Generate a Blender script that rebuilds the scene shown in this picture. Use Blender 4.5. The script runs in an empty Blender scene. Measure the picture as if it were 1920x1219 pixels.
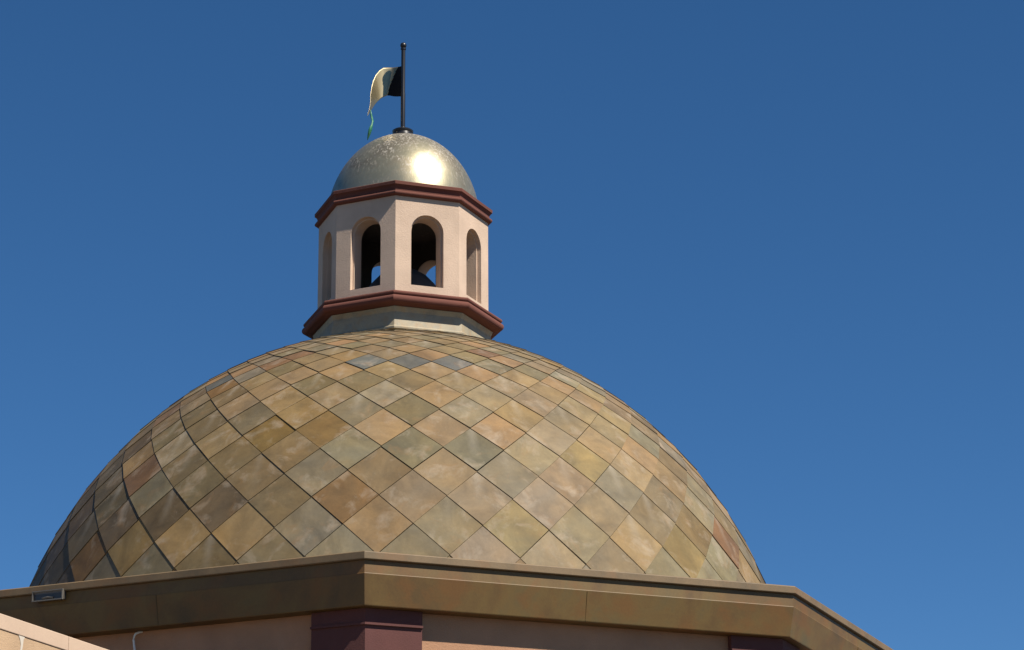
import bpy, bmesh, math, random
from mathutils import Vector, Matrix
random.seed(7)
PI = math.pi
R = math.radians
sc = bpy.context.scene

# ------------------------------------------------------------------ camera
Z0 = 7.4                      # height of the eave above the ground
YAW, PITCH, ROLL = 0.04341, 0.31581, -0.00661
cy, sy, cp, sp = math.cos(YAW), math.sin(YAW), math.cos(PITCH), math.sin(PITCH)
F = Vector((sy*cp, cy*cp, sp)); RT = Vector((cy, -sy, 0)); UP = RT.cross(F)
RT, UP = math.cos(ROLL)*RT + math.sin(ROLL)*UP, -math.sin(ROLL)*RT + math.cos(ROLL)*UP
cam = bpy.data.cameras.new('camera'); cam_o = bpy.data.objects.new('camera', cam)
bpy.context.collection.objects.link(cam_o)
cam.sensor_width = 36; cam.lens = 4965.46/1920*36; cam.clip_start = .1; cam.clip_end = 9000
cam_o.matrix_world = Matrix((( RT.x, UP.x, -F.x, 0), (RT.y, UP.y, -F.y, -30.62672),
                             (RT.z, UP.z, -F.z, Z0-5.79081), (0, 0, 0, 1)))
sc.camera = cam_o

# ------------------------------------------------------------------ light
SUN_AZ, SUN_EL = R(52), R(53)         # azimuth to the right of the line tower -> camera
S = Vector((math.cos(SUN_EL)*math.sin(SUN_AZ), -math.cos(SUN_EL)*math.cos(SUN_AZ), math.sin(SUN_EL)))
w = bpy.data.worlds.new('World'); sc.world = w; w.use_nodes = True
nt = w.node_tree; nt.nodes.clear()
sky = nt.nodes.new('ShaderNodeTexSky'); sky.sky_type = 'NISHITA'; sky.sun_disc = False
sky.sun_elevation = SUN_EL; sky.sun_rotation = PI - SUN_AZ
sky.altitude = 2600; sky.air_density = .8; sky.dust_density = 0.1; sky.ozone_density = 3.0
hsv = nt.nodes.new('ShaderNodeHueSaturation'); hsv.inputs['Saturation'].default_value = 1.22
bg = nt.nodes.new('ShaderNodeBackground'); bg.inputs['Strength'].default_value = .073
wo = nt.nodes.new('ShaderNodeOutputWorld')
tm = nt.nodes.new('ShaderNodeMix'); tm.data_type = 'RGBA'; tm.blend_type = 'MULTIPLY'; tm.inputs[0].default_value = 1
tm.inputs[7].default_value = (.94, .985, .97, 1)
nt.links.new(sky.outputs[0], hsv.inputs['Color']); nt.links.new(hsv.outputs[0], tm.inputs[6]); nt.links.new(tm.outputs[2], bg.inputs[0]); nt.links.new(bg.outputs[0], wo.inputs[0])
sun = bpy.data.lights.new('sun', 'SUN'); sun.energy = 5.0; sun.angle = R(.5); sun.color = (1, .93, .82)
sun_o = bpy.data.objects.new('sun', sun); bpy.context.collection.objects.link(sun_o)
sun_o.rotation_euler = S.to_track_quat('Z', 'Y').to_euler(); sun_o.location = S*60
sc.view_settings.view_transform = 'Standard'; sc.view_settings.look = 'None'
sc.view_settings.exposure = 0.65; sc.view_settings.gamma = 1

# ------------------------------------------------------------------ helpers
COL = bpy.context.collection
def tag(o, label=None, cat=None, group=None, kind=None):
    if label: o['label'] = label
    if cat: o['category'] = cat
    if group: o['group'] = group
    if kind: o['kind'] = kind
    return o
def empty(name, loc, label=None, cat=None, group=None, rz=0):
    o = bpy.data.objects.new(name, None); COL.objects.link(o); o.location = loc; o.rotation_euler.z = rz
    o.empty_display_size = .2
    return tag(o, label, cat, group)
def link(name, me, mat, parent=None):
    o = bpy.data.objects.new(name, me); COL.objects.link(o)
    if mat: me.materials.append(mat)
    if parent: o.parent = parent
    return o
def obj(name, bm, mat, parent=None, smooth=None, bevel=0, seg=2):
    bmesh.ops.recalc_face_normals(bm, faces=bm.faces[:])
    me = bpy.data.meshes.new(name); bm.to_mesh(me); bm.free()
    if smooth is not None:
        for p in me.polygons: p.use_smooth = True
        me.set_sharp_from_angle(angle=R(smooth))
    o = link(name, me, mat, parent)
    if bevel:
        b = o.modifiers.new('bevel', 'BEVEL'); b.width = bevel; b.segments = seg; b.limit_method = 'ANGLE'; b.angle_limit = R(30)
    return o
def box(bm, c, s, M=None):
    r = bmesh.ops.create_cube(bm, size=1)
    T = Matrix.Translation(c) @ Matrix.Diagonal((*s, 1))
    if M: T = M @ T
    bmesh.ops.transform(bm, matrix=T, verts=r['verts'])
def lathe(bm, prof, n=64, th0=0, close=False, ox=0):
    rings = []
    for r, z in prof:
        rings.append([bm.verts.new((ox + r*math.sin(th0+2*PI*k/n), -r*math.cos(th0+2*PI*k/n), z)) for k in range(n)])
    m = len(rings)
    for j in range(m if close else m-1):
        a, b = rings[j], rings[(j+1) % m]
        for k in range(n):
            bm.faces.new((a[k], a[(k+1) % n], b[(k+1) % n], b[k]))
    if not close:
        bm.faces.new(rings[0]); bm.faces.new(rings[-1])
    return bm
def octring(bm, prof, th0):           # closed profile swept round an octagon with mitred corners
    return lathe(bm, prof, 8, th0, True)
def tube(bm, pts, r, n=10):
    rings = []
    for i, p in enumerate(pts):
        p = Vector(p); a = Vector(pts[max(i-1, 0)]); b = Vector(pts[min(i+1, len(pts)-1)])
        q = (b-a).to_track_quat('Z', 'Y')
        rr = r[i] if isinstance(r, (list, tuple)) else r
        rings.append([bm.verts.new(p + q @ Vector((rr*math.cos(2*PI*k/n), rr*math.sin(2*PI*k/n), 0))) for k in range(n)])
    for a, b in zip(rings, rings[1:]):
        for k in range(n): bm.faces.new((a[k], a[(k+1) % n], b[(k+1) % n], b[k]))
    bm.faces.new(rings[0]); bm.faces.new(rings[-1])

# ------------------------------------------------------------------ materials
def new_mat(name, rough=.8, metal=0, base=(.5, .5, .5)):
    m = bpy.data.materials.new(name); m.use_nodes = True
    b = m.node_tree.nodes['Principled BSDF']
    b.inputs['Roughness'].default_value = rough; b.inputs['Metallic'].default_value = metal
    b.inputs['Base Color'].default_value = (*base, 1)
    return m, m.node_tree, b
def nnoise(nt, vec, scale, detail=6, rough=.6, dist=0, w=None):
    n = nt.nodes.new('ShaderNodeTexNoise')
    if w is not None:
        n.noise_dimensions = '4D'; nt.links.new(w, n.inputs['W'])
    n.inputs['Scale'].default_value = scale; n.inputs['Detail'].default_value = detail
    n.inputs['Roughness'].default_value = rough; n.inputs['Distortion'].default_value = dist
    nt.links.new(vec, n.inputs['Vector']); return n.outputs['Fac']
def ramp(nt, fac, stops, interp='LINEAR'):
    r = nt.nodes.new('ShaderNodeValToRGB'); r.color_ramp.interpolation = interp
    e = r.color_ramp.elements
    while len(e) < len(stops): e.new(.5)
    for el, (p, c) in zip(e, stops):
        el.position = p; el.color = (c, c, c, 1) if isinstance(c, (int, float)) else (*c, 1)
    nt.links.new(fac, r.inputs[0]); return r.outputs[0]
def mix(nt, fac, a, b, mode='MIX'):
    m = nt.nodes.new('ShaderNodeMix'); m.data_type = 'RGBA'; m.blend_type = mode; m.clamp_factor = True
    for s, v in ((0, fac), (6, a), (7, b)):
        if isinstance(v, (int, float)): m.inputs[s].default_value = v
        elif isinstance(v, tuple): m.inputs[s].default_value = (*v, 1)
        else: nt.links.new(v, m.inputs[s])
    return m.outputs[2]
def bump(nt, b, h, strength, dist):
    n = nt.nodes.new('ShaderNodeBump'); n.inputs['Strength'].default_value = strength; n.inputs['Distance'].default_value = dist
    nt.links.new(h, n.inputs['Height']); nt.links.new(n.outputs[0], b.inputs['Normal'])
def coord(nt, scale=(1, 1, 1), kind='Object'):
    t = nt.nodes.new('ShaderNodeTexCoord'); m = nt.nodes.new('ShaderNodeMapping'); m.inputs['Scale'].default_value = scale
    nt.links.new(t.outputs[kind], m.inputs[0]); return m.outputs[0]

def stucco(name, col, var=.12, b=.5, sc_=60, stain=(.35, .25, .18), stain_amt=.25):
    m, nt, p = new_mat(name, .9)
    v = coord(nt)
    big = nnoise(nt, v, 2.3, 5, .6)
    c = mix(nt, ramp(nt, big, [(.35, 0.), (.75, 1.)]), tuple(x*(1-var) for x in col), tuple(min(1, x*(1+var)) for x in col))
    vs = coord(nt, (3, 3, .5))
    st = ramp(nt, nnoise(nt, vs, 2.5, 7, .7), [(.55, 0.), (.8, stain_amt)])
    c = mix(nt, st, c, stain)
    nt.links.new(c, p.inputs['Base Color'])
    bump(nt, p, nnoise(nt, v, sc_, 5, .65, .4), b, .01)
    return m
M = {}
M['stucco'] = stucco('cream_stucco', (.52, .385, .285), stain=(.38, .26, .19))
M['tower_stucco'] = stucco('tower_stucco', (.40, .215, .12))
M['wing_stucco'] = stucco('wing_stucco', (.46, .31, .185), stain=(.33, .20, .11), stain_amt=.4)
M['coping'] = stucco('coping_paint', (.51, .37, .265), .06, .2)
M['burgundy'] = stucco('burgundy_paint', (.095, .032, .027), .1, .3, stain=(.12, .05, .05))
M['terracotta'] = stucco('terracotta_paint', (.125, .038, .024), .15, .25, 40, stain=(.12, .04, .03))

def patina(name, cols, sc_=1.6, rough=.6):
    m, nt, p = new_mat(name, rough)
    v = coord(nt)
    a = nnoise(nt, v, sc_, 8, .6, .6); b = nnoise(nt, v, sc_*2.3, 6, .6, .3); g = nnoise(nt, v, 45, 4, .7)
    c = ramp(nt, a, [(.34, cols[0]), (.45, cols[1]), (.55, cols[2]), (.66, cols[3])])
    c = mix(nt, ramp(nt, b, [(.49, 0.), (.63, .65)]), c, cols[4])
    c = mix(nt, .25, c, ramp(nt, g, [(.3, .45), (.7, 1.)]), 'MULTIPLY')
    nt.links.new(c, p.inputs['Base Color'])
    bump(nt, p, g, .15, .004)
    return m
M['fascia'] = patina('weathered_fascia', [(.085, .050, .014), (.120, .065, .015), (.146, .086, .020), (.112, .080, .026), (.165, .070, .012)], 1.3)
M['cap'] = patina('weathered_cap', [(.13, .09, .045), (.16, .107, .052), (.19, .125, .06), (.15, .108, .06), (.20, .11, .045)])
M['base'] = patina('pale_weathered_base', [(.22, .19, .135), (.29, .25, .17), (.34, .28, .18), (.26, .24, .18), (.34, .23, .12)], 4)
M['dark'] = new_mat('dark_underlay', .9, 0, (.018, .015, .012))[0]
M['seam'] = new_mat('seam_sealant', .8, 0, (.095, .06, .022))[0]
M['shade_lining'] = stucco('dark_shade_lining', (.045, .036, .028), .2)  # near-black, puts the interior shade of the cupola into the colour
M['deck'] = new_mat('roof_deck', .9, 0, (.2, .18, .15))[0]
M['soffit'] = stucco('soffit_paint', (.16, .09, .065), .1)

# slate: tint per tile, mottling shifted per tile
m, nt, p = new_mat('slate_tiles', .62); M['slate'] = m
at = nt.nodes.new('ShaderNodeAttribute'); at.attribute_name = 'tint'
ar = nt.nodes.new('ShaderNodeAttribute'); ar.attribute_name = 'seed'
v = coord(nt)
mot = nnoise(nt, v, 2.6, 8, .62, .6, ar.outputs['Fac'])
fine = nnoise(nt, v, 26, 6, .7, .3, ar.outputs['Fac'])
vr = nnoise(nt, v, 3.6, 6, .6, 1.0, ar.outputs['Fac'])
hue = nnoise(nt, v, 1.9, 5, .55, .6, ar.outputs['Fac'])
c = mix(nt, ramp(nt, mot, [(.30, 0.), (.50, .5), (.70, 1.)]), (.66, .65, .64), (1.36, 1.33, 1.28))
c = mix(nt, 1., at.outputs['Color'], c, 'MULTIPLY')
c = mix(nt, 1., c, mix(nt, ramp(nt, hue, [(.35, 0.), (.65, 1.)]), (.95, .99, 1.0), (1.06, .99, .80)), 'MULTIPLY')
c = mix(nt, ramp(nt, vr, [(.55, 0.), (.72, .42)]), c, (.215, .115, .042))                  # rusty blotches
pale = nnoise(nt, v, 3.6, 6, .62, .5, ar.outputs['Fac'])
c = mix(nt, ramp(nt, pale, [(.54, 0.), (.74, .5)]), c, (.35, .295, .225))                 # pale bloom
# lime run below the upper corner of some slates
uvn = nt.nodes.new('ShaderNodeUVMap'); uvn.uv_map = 'tile_uv'
sx = nt.nodes.new('ShaderNodeSeparateXYZ'); nt.links.new(uvn.outputs[0], sx.inputs[0])
wob = nt.nodes.new('ShaderNodeMath'); wob.operation = 'MULTIPLY_ADD'; nt.links.new(vr, wob.inputs[0]); wob.inputs[1].default_value = .22
nt.links.new(sx.outputs['X'], wob.inputs[2])
run = ramp(nt, wob.outputs[0], [(.50, 0.), (.60, 1.), (.63, 1.), (.73, 0.)])
runv = ramp(nt, sx.outputs['Y'], [(.25, 0.), (.95, 1.)])
sel = nt.nodes.new('ShaderNodeMath'); sel.operation = 'FRACT'; nt.links.new(ar.outputs['Fac'], sel.inputs[0])
sels = ramp(nt, sel.outputs[0], [(.6, 0.), (.85, .30)])
c = mix(nt, mix(nt, 1., mix(nt, 1., run, runv, 'MULTIPLY'), sels, 'MULTIPLY'), c, (.33, .29, .23))
c = mix(nt, .3, c, ramp(nt, fine, [(.25, .6), (.75, 1.25)]), 'MULTIPLY')
nt.links.new(c, p.inputs['Base Color'])
p.inputs['Roughness'].default_value = .68; p.inputs['Specular IOR Level'].default_value = .28
bump(nt, p, mot, .2, .02)

# gilded metal, worn and streaked towards the crown
m, nt, p = new_mat('gilded_metal', .3, .75); M['gold'] = m
v = coord(nt); vs = coord(nt, (14, 14, 3.2))
streak = nnoise(nt, vs, 2.6, 7, .7, .5); spk = nnoise(nt, v, 22, 6, .75, .5); big = nnoise(nt, v, 3.0, 4, .6)
tc = nt.nodes.new('ShaderNodeTexCoord'); sx = nt.nodes.new('ShaderNodeSeparateXYZ'); nt.links.new(tc.outputs['Object'], sx.inputs[0])
mr = nt.nodes.new('ShaderNodeMapRange'); mr.inputs[1].default_value = Z0+5.75; mr.inputs[2].default_value = Z0+6.62
mr.inputs[3].default_value = -.03; mr.inputs[4].default_value = .06
nt.links.new(sx.outputs['Z'], mr.inputs[0])
def addn(a, b):
    q = nt.nodes.new('ShaderNodeMath'); q.operation = 'ADD'; nt.links.new(a, q.inputs[0]); nt.links.new(b, q.inputs[1]); return q.outputs[0]
dull = ramp(nt, addn(big, mr.outputs[0]), [(.40, 0.), (.58, 1.)])            # tarnish, mostly near the crown
drip = ramp(nt, addn(streak, mr.outputs[0]), [(.54, 0.), (.60, 1.)])         # pale water runs
fleck = ramp(nt, addn(spk, mr.outputs[0]), [(.60, 0.), (.66, .8)])
c = mix(nt, ramp(nt, big, [(.35, 0.), (.7, 1.)]), (.44, .39, .25), (.54, .48, .33))
c = mix(nt, ramp(nt, dull, [(0., 0.), (1., .75)]), c, (.19, .16, .115))
drips = mix(nt, 1., drip, ramp(nt, dull, [(0., .15), (1., .8)]), 'MULTIPLY')
c = mix(nt, drips, c, (.44, .40, .33))
c = mix(nt, mix(nt, 1., fleck, dull, 'MULTIPLY'), c, (.50, .46, .40))
nt.links.new(c, p.inputs['Base Color'])
nt.links.new(ramp(nt, dull, [(0., .31), (1., .44)]), p.inputs['Roughness'])
nt.links.new(ramp(nt, drips, [(0., .78), (1., .25)]), p.inputs['Metallic'])
bump(nt, p, streak, .1, .01)

M['black'] = new_mat('black_painted_metal', .35, .0, (.012, .012, .014))[0]
M['bell'] = patina('dull_bell_metal', [(.05, .05, .055), (.07, .07, .075), (.085, .085, .09), (.06, .06, .065), (.07, .065, .055)], 3, .5)
M['galv'] = new_mat('galvanised_metal', .7, .3, (.15, .135, .115))[0]
M['lens'] = new_mat('dull_glass', .3, 0, (.05, .045, .04))[0]
M['white'] = new_mat('white_plastic', .5, 0, (.7, .68, .62))[0]
M['caulk'] = new_mat('old_caulk', .8, 0, (.52, .46, .38))[0]
M['green'] = new_mat('green_ribbon', .5, 0, (.02, .15, .075))[0]
M['shade_black'] = new_mat('hoist_shade_black', .8, 0, (.006, .006, .008))[0]; M['shade_black'].node_tree.nodes['Principled BSDF'].inputs['Specular IOR Level'].default_value = .15  # shade on the pennant beside the pole, put into the colour
M['flag'] = new_mat('gilded_sheet', .42, .9, (.36, .30, .18))[0]
m, nt, p = new_mat('ground_paving', .9); M['ground'] = m
v = coord(nt)
c = mix(nt, ramp(nt, nnoise(nt, v, .3, 6, .6), [(.3, 0.), (.7, 1.)]), (.04, .04, .038), (.065, .06, .055))
c = mix(nt, .3, c, ramp(nt, nnoise(nt, v, 30, 4, .7), [(.3, .5), (.7, 1.2)]), 'MULTIPLY')
nt.links.new(c, p.inputs['Base Color'])

# ------------------------------------------------------------------ ground
bm = bmesh.new(); bmesh.ops.create_circle(bm, cap_ends=True, radius=4000, segments=96)
tag(obj('ground', bm, M['ground']), kind='structure')

# ------------------------------------------------------------------ the domed tower
T_BIG = -0.05812        # azimuth of the front corner of the eave octagon
T_CUP = -0.09027        # the same for the cupola
tower = empty('domed_tower', (0, 0, 0), 'octagonal stucco tower with a slate-tiled dome and a gilded arched cupola on top', 'building')
z = lambda h: Z0 + h
c8 = math.cos(PI/8); s8 = math.sin(PI/8)

# walls: each of the eight panels stands behind the corner pilasters
RW = 5.715
bm = bmesh.new(); lathe(bm, [(RW, 0.0), (RW, z(-.50))], 8, T_BIG)
obj('wall', bm, M['tower_stucco'], tower)
def pilaster():
    """an L-shaped corner post wrapping one corner of the octagon (corner at azimuth 0)"""
    def pl(R_, L):     # points of the outline: end on the left face, corner, end on the right face
        ap = R_*c8
        out = []
        for sgn in (-1, 1):
            a = sgn*PI/8; t = R_*s8 - L
            n = Vector((math.sin(a), -math.cos(a))); tg = Vector((math.cos(a), math.sin(a)))*-sgn
            out.append(ap*n + t*tg*1.0)
        k = Vector((0, -R_))
        return out[0], k, out[1]
    def prism(bm, R_, L, z0, z1, depth=.3):
        a, k, b = pl(R_, L); a2, k2, b2 = pl(R_-depth, L-depth*math.tan(PI/8))
        pts = [a, k, b, b2, k2, a2]
        lo = [bm.verts.new((q.x, q.y, z0)) for q in pts]; hi = [bm.verts.new((q.x, q.y, z1)) for q in pts]
        for i in range(6): bm.faces.new((lo[i], lo[(i+1) % 6], hi[(i+1) % 6], hi[i]))
        bm.faces.new((lo[0], lo[1], lo[4], lo[5])); bm.faces.new((lo[1], lo[2], lo[3], lo[4]))
        bm.faces.new((hi[0], hi[1], hi[4], hi[5])); bm.faces.new((hi[1], hi[2], hi[3], hi[4]))
    sh = bmesh.new(); prism(sh, 5.80, .575, 0.0, z(-.672))
    cap_ = bmesh.new(); prism(cap_, 5.825, .588, z(-.672), z(-.650)); prism(cap_, 5.803, .577, z(-.650), z(-.511))
    return sh, cap_
# left end sign: tangents point away from the corner, see pl()
sh, cap_ = pilaster()
shp = bpy.data.meshes.new('pilaster'); bmesh.ops.recalc_face_normals(sh, faces=sh.faces[:]); sh.to_mesh(shp); sh.free()
cpm = bpy.data.meshes.new('capital'); bmesh.ops.recalc_face_normals(cap_, faces=cap_.faces[:]); cap_.to_mesh(cpm); cap_.free()
shp.materials.append(M['burgundy']); cpm.materials.append(M['burgundy'])
for k in range(8):
    o = bpy.data.objects.new('pilaster', shp); COL.objects.link(o); o.parent = tower; o.rotation_euler.z = T_BIG + k*PI/4
    c_ = bpy.data.objects.new('capital', cpm); COL.objects.link(c_); c_.parent = o

# eave: drip cap over a frieze band over a fascia that leans inwards
def sect(prof, dz=0): return [(r, z(h)) for r, h in prof]
bm = bmesh.new()
octring(bm, sect([(5.2, .02), (5.985, .004), (6.0, -.004), (6.0, -.072), (5.992, -.078), (5.93, -.080), (5.2, -.06)]), T_BIG)
eave_cap = obj('eave_cap', bm, M['cap'], tower, bevel=.004)
bm = bmesh.new()
octring(bm, sect([(5.5, -.081), (5.963, -.081), (5.965, -.204), (5.968, -.208), (5.903, -.498), (5.898, -.508), (5.5, -.508)]), T_BIG)
fascia = obj('fascia', bm, M['fascia'], tower, bevel=.003)
# thin standing seams half way along every face, top and bottom
for k in range(8):
    bm = bmesh.new()
    a = T_BIG + (k+.5)*PI/4
    M4 = Matrix.Rotation(a, 4, 'Z')
    off = .0 if k % 2 else .02
    y1 = -5.968*c8; y2 = -5.901*c8
    q = [bm.verts.new(M4 @ Vector((off+dx, yy, zz))) for dx, yy, zz in
         [(-.004, y1-.004, z(-.215)), (.004, y1-.004, z(-.215)), (.004, y2-.004, z(-.498)), (-.004, y2-.004, z(-.498)),
          (-.006, y1+.02, z(-.215)), (.006, y1+.02, z(-.215)), (.006, y2+.02, z(-.498)), (-.006, y2+.02, z(-.498))]]
    for f in ((0, 1, 2, 3), (0, 1, 5, 4), (2, 3, 7, 6), (1, 2, 6, 5), (0, 3, 7, 4)): bm.faces.new([q[i] for i in f])
    obj('seam', bm, M['seam' if k % 2 else 'fascia'], fascia)

# ---- the tiled dome
AD, BD, ZD = 4.63423, 5.07158, -1.12112
ROWS = [8.2, 12.4, 16.55, 20.7, 24.75, 28.65, 32.45, 36.05, 39.6, 43.0, 46.2, 49.0, 51.7, 54.25, 56.35, 58.2, 60.2, 62.05,
        63.85, 65.6, 67.2, 68.7, 70.1, 71.4, 72.6, 73.7, 74.7, 75.6, 76.5]
NT = 38; AZ0 = 1.6; HALF = 180/NT
def dome_pt(u, az, off=0):
    u = R(u); a = R(az)
    n = Vector((math.cos(u)/AD, math.sin(u)/BD)).normalized()
    dip = .045*max(0, (math.degrees(u)-60)/16)**2          # the dome flattens a little under the cupola
    r = AD*math.cos(u) + n.x*off; h = BD*math.sin(u) + n.y*off - dip
    return Vector((r*math.sin(a), -r*math.cos(a), z(ZD + h)))
#PALETTE-BEGIN
def lin(c, k=1.0): return tuple(((x/255+.055)/1.055)**2.4*k for x in c)
PAL = {k: lin(tuple(.84*a_+.16*b_ for a_, b_ in zip(c, (166, 147, 116))), .405) for k, c in {      # the stone sorts of the slates
    'g': (155, 142, 116), 'o': (143, 124, 90), 't': (172, 146, 110), 'y': (175, 143, 95), 'r': (186, 150, 110),
    'p': (184, 160, 130), 'b': (150, 114, 70), 's': (120, 121, 124), 'd': (124, 106, 80), 'm': (165, 142, 113),
    'c': (192, 163, 122), 'k': (158, 139, 110), 'l': (170, 158, 133), 'n': (155, 142, 126), 'q': (184, 154, 110),
    'w': (174, 154, 116), 'v': (176, 152, 102), 'x': (150, 127, 92), 'z': (152, 116, 86), 'h': (144, 131, 102),
    'a': (152, 119, 64)}.items()}
TILE_ROWS = {   # row: (first tile, sorts of every second tile going right)
    2: (-14, 'ddggoklgppmlll'), 3: (-15, 'ddbyqqnqwvwcvlq'), 4: (-14, 'dddddobmmptmxzg'),
    5: (-13, 'ddgoogxtgtgklk'), 6: (-14, 'ddzooxghhwvctl'), 7: (-13, 'dqptaactrpcrxm'),
    8: (-12, 'dooHygogykwgn'), 9: (-13, 'xxotqmlqwmwwm'), 10: (-12, 'zmxtoxxtkttm'),
    11: (-11, 'xbtqqqrrqrwm'), 12: (-10, 'snotssSghln'), 13: (-9, 'rztytrwrmn'),
    14: (-10, 'mgzkmttzlm'), 15: (-9, 'mggggGtgm'), 16: (-8, 'mmrtttrgm'), 17: (-7, 'gtmtgtt'), 18: (-6, 'mtrtgm')}
TILES = {}
for j_, (m0, s_) in TILE_ROWS.items():
    for q_, ch in enumerate(s_): TILES[(j_, m0+2*q_)] = {'H': 'h', 'S': 's', 'G': 'g'}.get(ch, ch)
#PALETTE-END
rt = random.Random(11)
me_v, me_f, tint, seed = [], [], [], []
SH = .0045      # half joint as a share of the tile
for j in range(1, len(ROWS)-1):
    for k in range(NT):
        i = 2*k + (0 if (j+1) % 2 else 1)          # tile centre index in half steps
        # bottom/top vertices sit on rows j-1, j+1 (same parity), side vertices on row j
        az = AZ0 + HALF*(i if (j % 2 == 0) else i)
        ang = (az+180) % 360-180
        key = (j, round((ang-AZ0)/HALF))
        cc = TILES.get(key) or rt.choice('gootttyqxpbdmmwk' if j < 12 else 'ggottwyrrpmmtl')
        col = PAL[cc]
        jit = rt.uniform(.96, 1.04); col = tuple(x*jit*rt.uniform(.97, 1.03) for x in col)
        h = rt.uniform(.005, .0085); d0 = rt.uniform(-.0012, .0012)
        uu = (ROWS[j-1], ROWS[j], ROWS[j+1])
        cen = uu[1]; du_, da_ = rt.gauss(0, .018), rt.gauss(0, .022)
        def sh_(u_, a_): return (cen + du_ + (u_-cen)*(1-SH*rt.uniform(.4, 1.8)), az + da_ + (a_-az)*(1-SH*rt.uniform(.4, 1.8)))
        B = sh_(uu[0], az); L_ = sh_(uu[1], az-HALF); R_ = sh_(uu[1], az+HALF); T_ = sh_(uu[2], az)
        ofB, ofS, ofT = .004+2*h+d0, .004+h+d0+rt.uniform(-.001, .001), .004+d0
        v4 = [dome_pt(*B, ofB), dome_pt(*R_, ofS), dome_pt(*T_, ofT), dome_pt(*L_, ofS)]
        # centre vertex sits on the plane spanned by the four corners: a slate is flat
        n0 = len(me_v)
        lo = [dome_pt(*B, -.012), dome_pt(*R_, -.012), dome_pt(*T_, -.012), dome_pt(*L_, -.012)]
        me_v += v4 + lo
        fs = [(0, 1, 2), (0, 2, 3), (0, 4, 5, 1), (1, 5, 6, 2), (2, 6, 7, 3), (3, 7, 4, 0)]
        for f in fs:
            me_f.append([n0+q for q in f]); tint.append(col); seed.append(0)
        sd = rt.uniform(0, 40)
        for q in range(len(fs)): seed[-1-q] = sd
me = bpy.data.meshes.new('dome_tiles'); me.from_pydata([tuple(v) for v in me_v], [], me_f)
uvl = me.uv_layers.new(name='tile_uv')
UVT = {0: (.5, 0), 1: (1, .5), 2: (.5, 1), 3: (0, .5)}
for lp in me.loops: uvl.data[lp.index].uv = UVT[lp.vertex_index % 4]
for nm_, ty_ in (('tint', 'FLOAT_COLOR'), ('seed', 'FLOAT')): me.attributes.new(nm_, ty_, 'FACE')
for i_, c_ in enumerate(tint): me.attributes['tint'].data[i_].color = (*c_, 1)
for i_, s_ in enumerate(seed): me.attributes['seed'].data[i_].value = s_
bmx = bmesh.new(); bmx.from_mesh(me); bmesh.ops.recalc_face_normals(bmx, faces=bmx.faces[:]); bmx.to_mesh(me); bmx.free()
dome = link('dome_roof', me, M['slate'], tower)
bm = bmesh.new()
lathe(bm, [(AD*math.cos(R(u))-.012, z(ZD+BD*math.sin(R(u))-.010-.047*max(0, (u-60)/16)**2)) for u in [10+i*3 for i in range(23)]], 96)
obj('underlay', bm, M['dark'], dome, smooth=30)
bm = bmesh.new(); octring(bm, sect([(4.2, .0), (5.3, -.0), (5.3, -.05), (4.2, -.05)]), T_BIG)
obj('roof_ledge', bm, M['deck'], tower)

# ---- cupola
cup = empty('cupola', (0, 0, 0)); cup.parent = tower
def oct_part(name, prof, mat, closed=True, bevel=.004):
    bm = bmesh.new(); octring(bm, sect(prof), T_CUP); return obj(name, bm, mat, cup, bevel=bevel)
oct_part('plinth', [(.6, 3.50), (1.115, 3.50), (1.115, 3.735), (1.128, 3.742), (1.128, 3.768), (1.07, 3.778), (1.07, 3.815), (.6, 3.815)], M['base'])
oct_part('base', [(.6, 3.818), (1.122, 3.818), (1.124, 3.845), (1.102, 3.858), (1.072, 4.04), (1.09, 4.075), (1.10, 4.10), (.6, 4.10)], M['base'])
def arc(cx, cz, r, a0, a1, n=8): return [(cx + r*math.cos(R(a0+(a1-a0)*i/n)), cz + r*math.sin(R(a0+(a1-a0)*i/n))) for i in range(n+1)]
oct_part('ledge', [(.6, 4.103), (1.13, 4.103), (1.165, 4.112)] + arc(1.185, 4.162, .047, -70, 70) + [(1.195, 4.212)] + arc(1.188, 4.238, .026, -60, 80, 6) + [(1.05, 4.285), (.6, 4.285)], M['terracotta'], bevel=0)
oct_part('cornice', [(.6, 5.505), (1.055, 5.505), (1.075, 5.51)] + arc(1.072, 5.536, .026, -70, 80, 6) + [(1.060, 5.568), (1.062, 5.592)] + [(1.066, 5.605), (1.074, 5.62), (1.085, 5.632), (1.098, 5.638), (1.100, 5.675), (1.09, 5.682), (.6, 5.69)], M['terracotta'], bevel=0)

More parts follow.
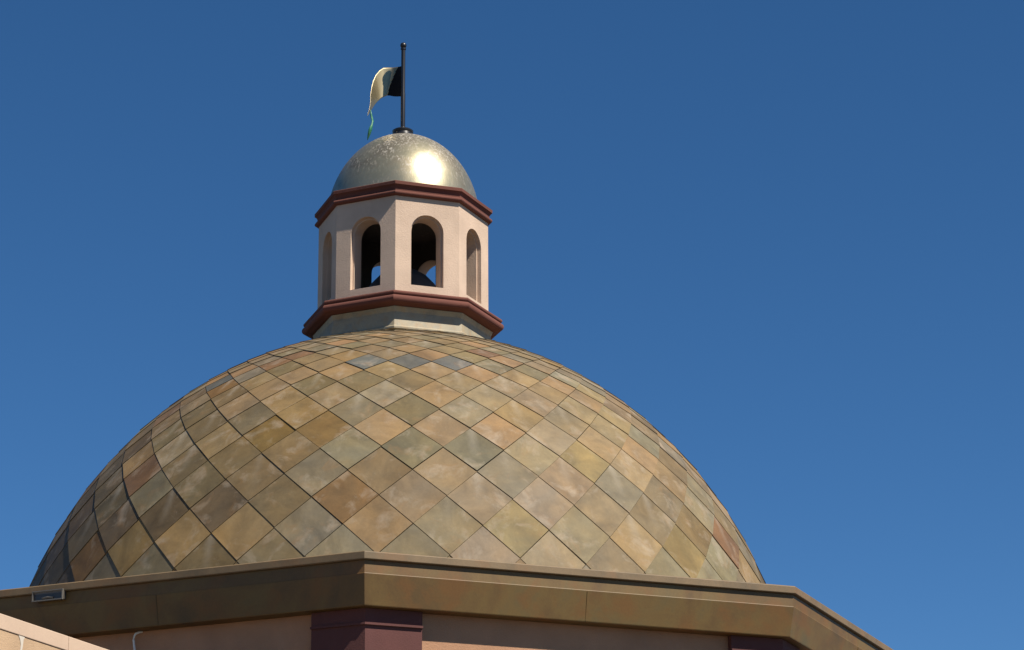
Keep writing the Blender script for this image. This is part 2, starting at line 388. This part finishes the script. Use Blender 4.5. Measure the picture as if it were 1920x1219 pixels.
# wall: eight panels, each with an arched opening and a rebate
def arch_pts(wd, zs, zt, n=14):
    r = wd/2; pts = [(-r, zs)]
    for i in range(n+1):
        a = PI - PI*i/n; pts.append((r*math.cos(a), zt - r + r*math.sin(a)))
    pts.append((r, zs)); return pts
RWC = 1.0438; TH = .23
def panel(bm, k):
    ap = RWC*c8; hw = RWC*s8; ap2 = ap-TH; hw2 = ap2*math.tan(PI/8)
    M4 = Matrix.Rotation(T_CUP + (k+.5)*PI/4, 4, 'Z')
    z0, z1 = 4.27, 5.52
    outer = arch_pts(.405, 4.40, 5.297); mid = outer; inner = arch_pts(.368, 4.402, 5.278)
    V = lambda x, d, h: bm.verts.new(M4 @ Vector((x, -ap+d, z(h))))
    def ringface(arch, d, hwid, flip=False):
        a = [V(x, d, h) for x, h in arch]
        bl, tl, tr, br = V(-hwid, d, z0), V(-hwid, d, z1), V(hwid, d, z1), V(hwid, d, z0)
        n = len(arch); mid_ = n//2
        # strips between the arch and the panel outline
        bb0 = V(arch[0][0], d, z0); bb1 = V(arch[-1][0], d, z0)
        lf = [V(-hwid, d, h) for x, h in arch[:mid_+1]]
        rf = [V(hwid, d, h) for x, h in arch[mid_:]]
        for i in range(mid_): bm.faces.new((a[i], a[i+1], lf[i+1], lf[i]))
        for i in range(mid_, n-1): bm.faces.new((a[i], a[i+1], rf[i+1-mid_], rf[i-mid_]))
        bm.faces.new((lf[-1], a[mid_], rf[0], tr, tl))
        bm.faces.new((bl, lf[0], a[0], a[-1], rf[-1], br))
        return a
    a0 = ringface(outer, 0, hw)
    a1 = [V(x, .055, h) for x, h in outer]; a2 = [V(x, .055, h) for x, h in inner]; a3 = ringface(inner, TH, hw2)
    for A, B_ in ((a0, a1), (a1, a2), (a2, a3)):
        for i in range(len(A)): bm.faces.new((A[i], A[(i+1) % len(A)], B_[(i+1) % len(A)], B_[i]))
bm = bmesh.new()
for k in range(8): panel(bm, k)
bmesh.ops.remove_doubles(bm, verts=bm.verts[:], dist=.0005)
obj('cupola_wall', bm, M['stucco'], cup)
bm = bmesh.new(); lathe(bm, sect([(.75, 4.29), (.75, 4.31)]), 8, T_CUP); obj('floor', bm, M['deck'], cup)
bm = bmesh.new(); lathe(bm, sect([(.82, 5.50), (.82, 5.515)]), 8, T_CUP); obj('ceiling', bm, M['shade_lining'], cup)
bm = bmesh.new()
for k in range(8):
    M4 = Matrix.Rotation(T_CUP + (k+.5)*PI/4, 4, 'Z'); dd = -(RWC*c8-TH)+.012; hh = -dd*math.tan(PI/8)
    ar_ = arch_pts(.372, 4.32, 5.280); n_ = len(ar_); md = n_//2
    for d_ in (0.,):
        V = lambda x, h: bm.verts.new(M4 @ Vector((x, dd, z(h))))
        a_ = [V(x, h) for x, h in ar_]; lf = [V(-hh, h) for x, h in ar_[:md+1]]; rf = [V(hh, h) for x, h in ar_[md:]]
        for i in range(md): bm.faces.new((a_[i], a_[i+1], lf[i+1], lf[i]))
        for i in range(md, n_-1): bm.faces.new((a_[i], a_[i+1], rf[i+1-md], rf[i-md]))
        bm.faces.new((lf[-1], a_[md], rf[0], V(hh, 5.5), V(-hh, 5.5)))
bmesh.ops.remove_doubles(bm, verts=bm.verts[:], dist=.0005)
lin_o = obj('shade_lining', bm, M['shade_lining'], cup)  # dark sheet added over the inner wall so the interior looks unlit
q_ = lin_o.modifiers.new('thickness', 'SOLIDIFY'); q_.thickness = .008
# gilded cap
bm = bmesh.new()
lathe(bm, [(.94414*math.cos(R(u)), z(5.51975)+1.14691*math.sin(R(u))) for u in [8.4+i*81/40 for i in range(41)]], 96)
obj('gilded_dome', bm, M['gold'], cup, smooth=40)
bm = bmesh.new(); lathe(bm, [(.93, z(5.69)), (.955, z(5.69)), (.955, z(5.703)), (.93, z(5.708))], 96, close=True)
obj('flashing', bm, M['coping'], cup, smooth=40)

# ---- bell inside the cupola
bell = empty('bell', (0, 0, z(4.31)), 'dark round-topped metal bell inside the arched cupola', 'bell')
bm = bmesh.new()
pr = [(.56, 0), (.57, .03), (.55, .07), (.515, .17), (.47, .28), (.40, .40), (.30, .51), (.17, .59), (.07, .62), (.05, .64), (.05, .66)]
lathe(bm, pr, 48); obj('bell_body', bm, M['bell'], bell, smooth=40)

# ---- flagpole and metal pennant
PX = -.015
pole = empty('flagpole', (PX, 0, z(6.655)), 'thin black pole with a ball tip standing on top of the gilded dome', 'flagpole')
bm = bmesh.new()
lathe(bm, [(.142, -.02), (.142, .02), (.128, .032), (.122, .065), (.130, .075), (.132, .098), (.112, .112), (.075, .12), (.05, .126), (.042, .145), (.03, .155)], 40)
obj('collar', bm, M['black'], pole, smooth=35)
bm = bmesh.new()
lathe(bm, [(.029, .12), (.029, .6), (.026, .62), (.026, 1.20), (.034, 1.205), (.034, 1.222), (.024, 1.228)], 20); obj('pole_shaft', bm, M['black'], pole, smooth=35)
bm = bmesh.new(); bmesh.ops.create_uvsphere(bm, u_segments=24, v_segments=16, radius=.04, matrix=Matrix.Translation((0, 0, 1.262)))
obj('ball', bm, M['black'], pole, smooth=60)

# pennant outline in the plane seen from the street (x left of the pole, height)
flag_top = [(-.02, 7.635), (-.08, 7.632), (-.14, 7.628), (-.20, 7.627), (-.255, 7.622), (-.30, 7.585), (-.345, 7.52), (-.375, 7.44), (-.395, 7.34), (-.408, 7.24), (-.407, 7.14), (-.418, 7.05), (-.44, 6.955)]
flag_bot = [(-.02, 7.225), (-.07, 7.225), (-.12, 7.230), (-.165, 7.242), (-.20, 7.245), (-.24, 7.228), (-.28, 7.20), (-.315, 7.165), (-.345, 7.125), (-.368, 7.085), (-.385, 7.05), (-.41, 7.00), (-.438, 6.950)]
NS, NTT = len(flag_top)-1, 24
def flag_y(s, t):       # s along the pennant 0..1, t 0 top .. 1 bottom
    s0 = .17 + .22*t                    # where the sheet turns back towards the street
    back = .17
    if s < s0: return back*math.sin(s/s0*PI/2)
    q = (s-s0)/(1-s0)
    return back*math.cos(q*PI*.62)**1 - .10*q*q
verts = []
NS2 = 72
def interp(L, s):
    f = s*(len(L)-1); i = min(int(f), len(L)-2); f -= i
    return (L[i][0]*(1-f)+L[i+1][0]*f, L[i][1]*(1-f)+L[i+1][1]*f)
for a in range(NS2+1):
    s = a/NS2; tp = interp(flag_top, s); bt = interp(flag_bot, s)
    for b in range(NTT+1):
        t = b/NTT
        yy_ = flag_y(s, t); verts.append((PX + tp[0]*(1-t)+bt[0]*t, yy_, z(tp[1]*(1-t)+bt[1]*t + .36*yy_)))
fc = []
for a in range(NS2):
    for b in range(NTT):
        i_ = a*(NTT+1)+b; fc.append((i_, i_+1, i_+NTT+2, i_+NTT+1))
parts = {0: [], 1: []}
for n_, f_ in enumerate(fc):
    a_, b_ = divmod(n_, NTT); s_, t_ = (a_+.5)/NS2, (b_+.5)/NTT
    parts[1 if s_ < .07 + .25*t_ else 0].append(f_)  # faces under the diagonal by the pole carry the painted shade
fl = None
for q_, nm_, mt_ in ((0, 'pennant', M['flag']), (1, 'hoist_shade', M['shade_black'])):  # black stands in for the shaded part of the sheet near the pole
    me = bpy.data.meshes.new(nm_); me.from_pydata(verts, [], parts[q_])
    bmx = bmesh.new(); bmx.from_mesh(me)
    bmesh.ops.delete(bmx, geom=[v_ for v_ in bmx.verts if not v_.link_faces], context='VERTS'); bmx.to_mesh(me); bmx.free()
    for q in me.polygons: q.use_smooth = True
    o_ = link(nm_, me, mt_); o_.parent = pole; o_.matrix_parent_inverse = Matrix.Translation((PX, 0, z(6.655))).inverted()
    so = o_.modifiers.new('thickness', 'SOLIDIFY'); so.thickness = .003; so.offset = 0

# green streamer tied to the tip of the pennant
bm = bmesh.new()
path = [(-.402, 7.035, .004), (-.395, 6.98, .018), (-.385, 6.93, .022), (-.374, 6.885, .020), (-.380, 6.845, .016), (-.392, 6.80, .030), (-.405, 6.755, .036), (-.418, 6.71, .030), (-.430, 6.67, .018), (-.438, 6.635, .003)]
prev = None
for i_, (x_, h_, w_) in enumerate(path):
    a_ = .15 + i_*.07; w_ *= 1.35
    y_ = -.13 + .02*math.sin(i_*.9)
    dx, dy = math.cos(a_)*w_/2, math.sin(a_)*w_/2
    cur = (bm.verts.new((PX+x_-dx, y_-dy, z(h_-.05))), bm.verts.new((PX+x_+dx, y_+dy, z(h_-.05))))
    if prev: bm.faces.new((prev[0], prev[1], cur[1], cur[0]))
    prev = cur
st = obj('streamer', bm, M['green'], smooth=80)
sm = st.modifiers.new('thickness', 'SOLIDIFY'); sm.thickness = .003
tag(st, 'narrow green ribbon dangling from the tip of the gilded metal pennant', 'ribbon')

# ---- floodlight under the eave on the left
aL = T_BIG - PI/8
ML = Matrix.Rotation(aL, 4, 'Z')
fx, fz = -1.21, z(-.118)
yb = -5.957*c8
lamp = empty('floodlight', ML @ Vector((fx, yb, fz)), 'small oblong metal light box fixed under the eave cap at the left', 'light fixture', rz=aL)
bm = bmesh.new()
W2, H2, D2 = .36, .108, .10
box(bm, (0, -D2/2+.02, 0), (W2-.02, D2-.03, H2-.02)); obj('housing', bm, M['lens'], lamp, bevel=.004)
bm = bmesh.new()
for s_ in (-1, 1):
    box(bm, (0, -D2+.02, s_*(H2/2-.006)), (W2, .02, .012)); box(bm, (s_*(W2/2-.006), -D2+.02, 0), (.012, .018, H2-.026))
obj('frame', bm, M['galv'], lamp)
bm = bmesh.new(); tube(bm, [(-.07, -D2+.034, -.02), (.0, -D2+.030, -.015), (.06, -D2+.034, -.022)], .014, 10); obj('lamp_tube', bm, M['galv'], lamp, smooth=40)
bm = bmesh.new(); box(bm, (0, -.005, 0), (.08, .03, .06)); obj('bracket', bm, M['galv'], lamp)

# ---- white cable bending out of the wall
ML2 = ML
yw = -RW*c8
bm = bmesh.new()
pts = []
for x_, d_, h_ in [(-.285, .0, -.512), (-.300, .03, -.520), (-.325, .05, -.535), (-.340, .055, -.56), (-.346, .055, -.60), (-.338, .05, -.66), (-.326, .045, -.74), (-.32, .03, -.95), (-.32, .02, -1.5), (-.32, .02, -4.0), (-.32, .02, -7.0)]:
    pts.append(ML2 @ Vector((x_, yw-d_, z(h_))))
tube(bm, pts, .012, 8)
tag(obj('cable', bm, M['white'], smooth=60), 'thin white cable curving down the shaded tower wall below the eave', 'cable')

# ------------------------------------------------------------------ low wing in front on the left
P1 = Vector((-3.241, -9.37)); P2 = Vector((-2.517, -7.841)); dr = (P2-P1).normalized(); nn = Vector((dr.y, -dr.x))
az_w = math.atan2(dr.y, dr.x)
ZP = Z0-1.325
wing = empty('stucco_building', (P1.x, P1.y, 0), 'low cream stucco building with a pale coping in the bottom left corner', 'building', rz=az_w)
# local x runs along the wall towards the tower, local -y faces the sun
bm = bmesh.new()
A_, B_, DEP = -5.0, 3.4, 7.0
for c_, s_ in (((((A_+B_)/2), .125, (ZP-.13)/2), (B_-A_, .25, ZP-.13)), ((A_+.125, DEP/2+.125, (ZP-.13)/2), (.25, DEP-.25, ZP-.13)),
               ((B_-.125, DEP/2-1.0, (ZP-.13)/2), (.25, DEP-2.5, ZP-.13)), (((A_+B_)/2, DEP+.125, (ZP-.13)/2), (B_-A_, .25, ZP-.13))):
    box(bm, c_, s_)
obj('wall', bm, M['wing_stucco'], wing)
bm = bmesh.new()
jx = [A_, -2.6, 1.03, B_]
for a_, b_ in zip(jx, jx[1:]): box(bm, ((a_+b_)/2, .125, ZP-.063), (b_-a_-.006, .266, .126))
box(bm, (A_+.13, DEP/2+.2, ZP-.064), (.36, DEP-.2, .126))
obj('coping', bm, M['coping'], wing, bevel=.006)
bm = bmesh.new(); box(bm, ((A_+B_)/2, DEP/2, ZP-.7), (B_-A_-.5, DEP-.5, .1)); obj('roof', bm, M['deck'], wing)
# white paint run under the coping
bm = bmesh.new()
x0 = .31
ol = [(x0-.03, ZP-.128), (x0+.06, ZP-.128), (x0+.058, ZP-.14), (x0+.045, ZP-.15), (x0+.04, ZP-.20), (x0+.028, ZP-.25), (x0+.018, ZP-.36), (x0+.005, ZP-.37), (x0+.0, ZP-.29), (x0+.008, ZP-.20), (x0-.005, ZP-.16)]
f0 = [bm.verts.new((x_, -.004, h_)) for x_, h_ in ol]; f1 = [bm.verts.new((x_, -.0005, h_)) for x_, h_ in ol]
bm.faces.new(f0)
for i_ in range(len(ol)): bm.faces.new((f0[i_], f0[(i_+1) % len(ol)], f1[(i_+1) % len(ol)], f1[i_]))
obj('caulk_run', bm, M['caulk'], wing)
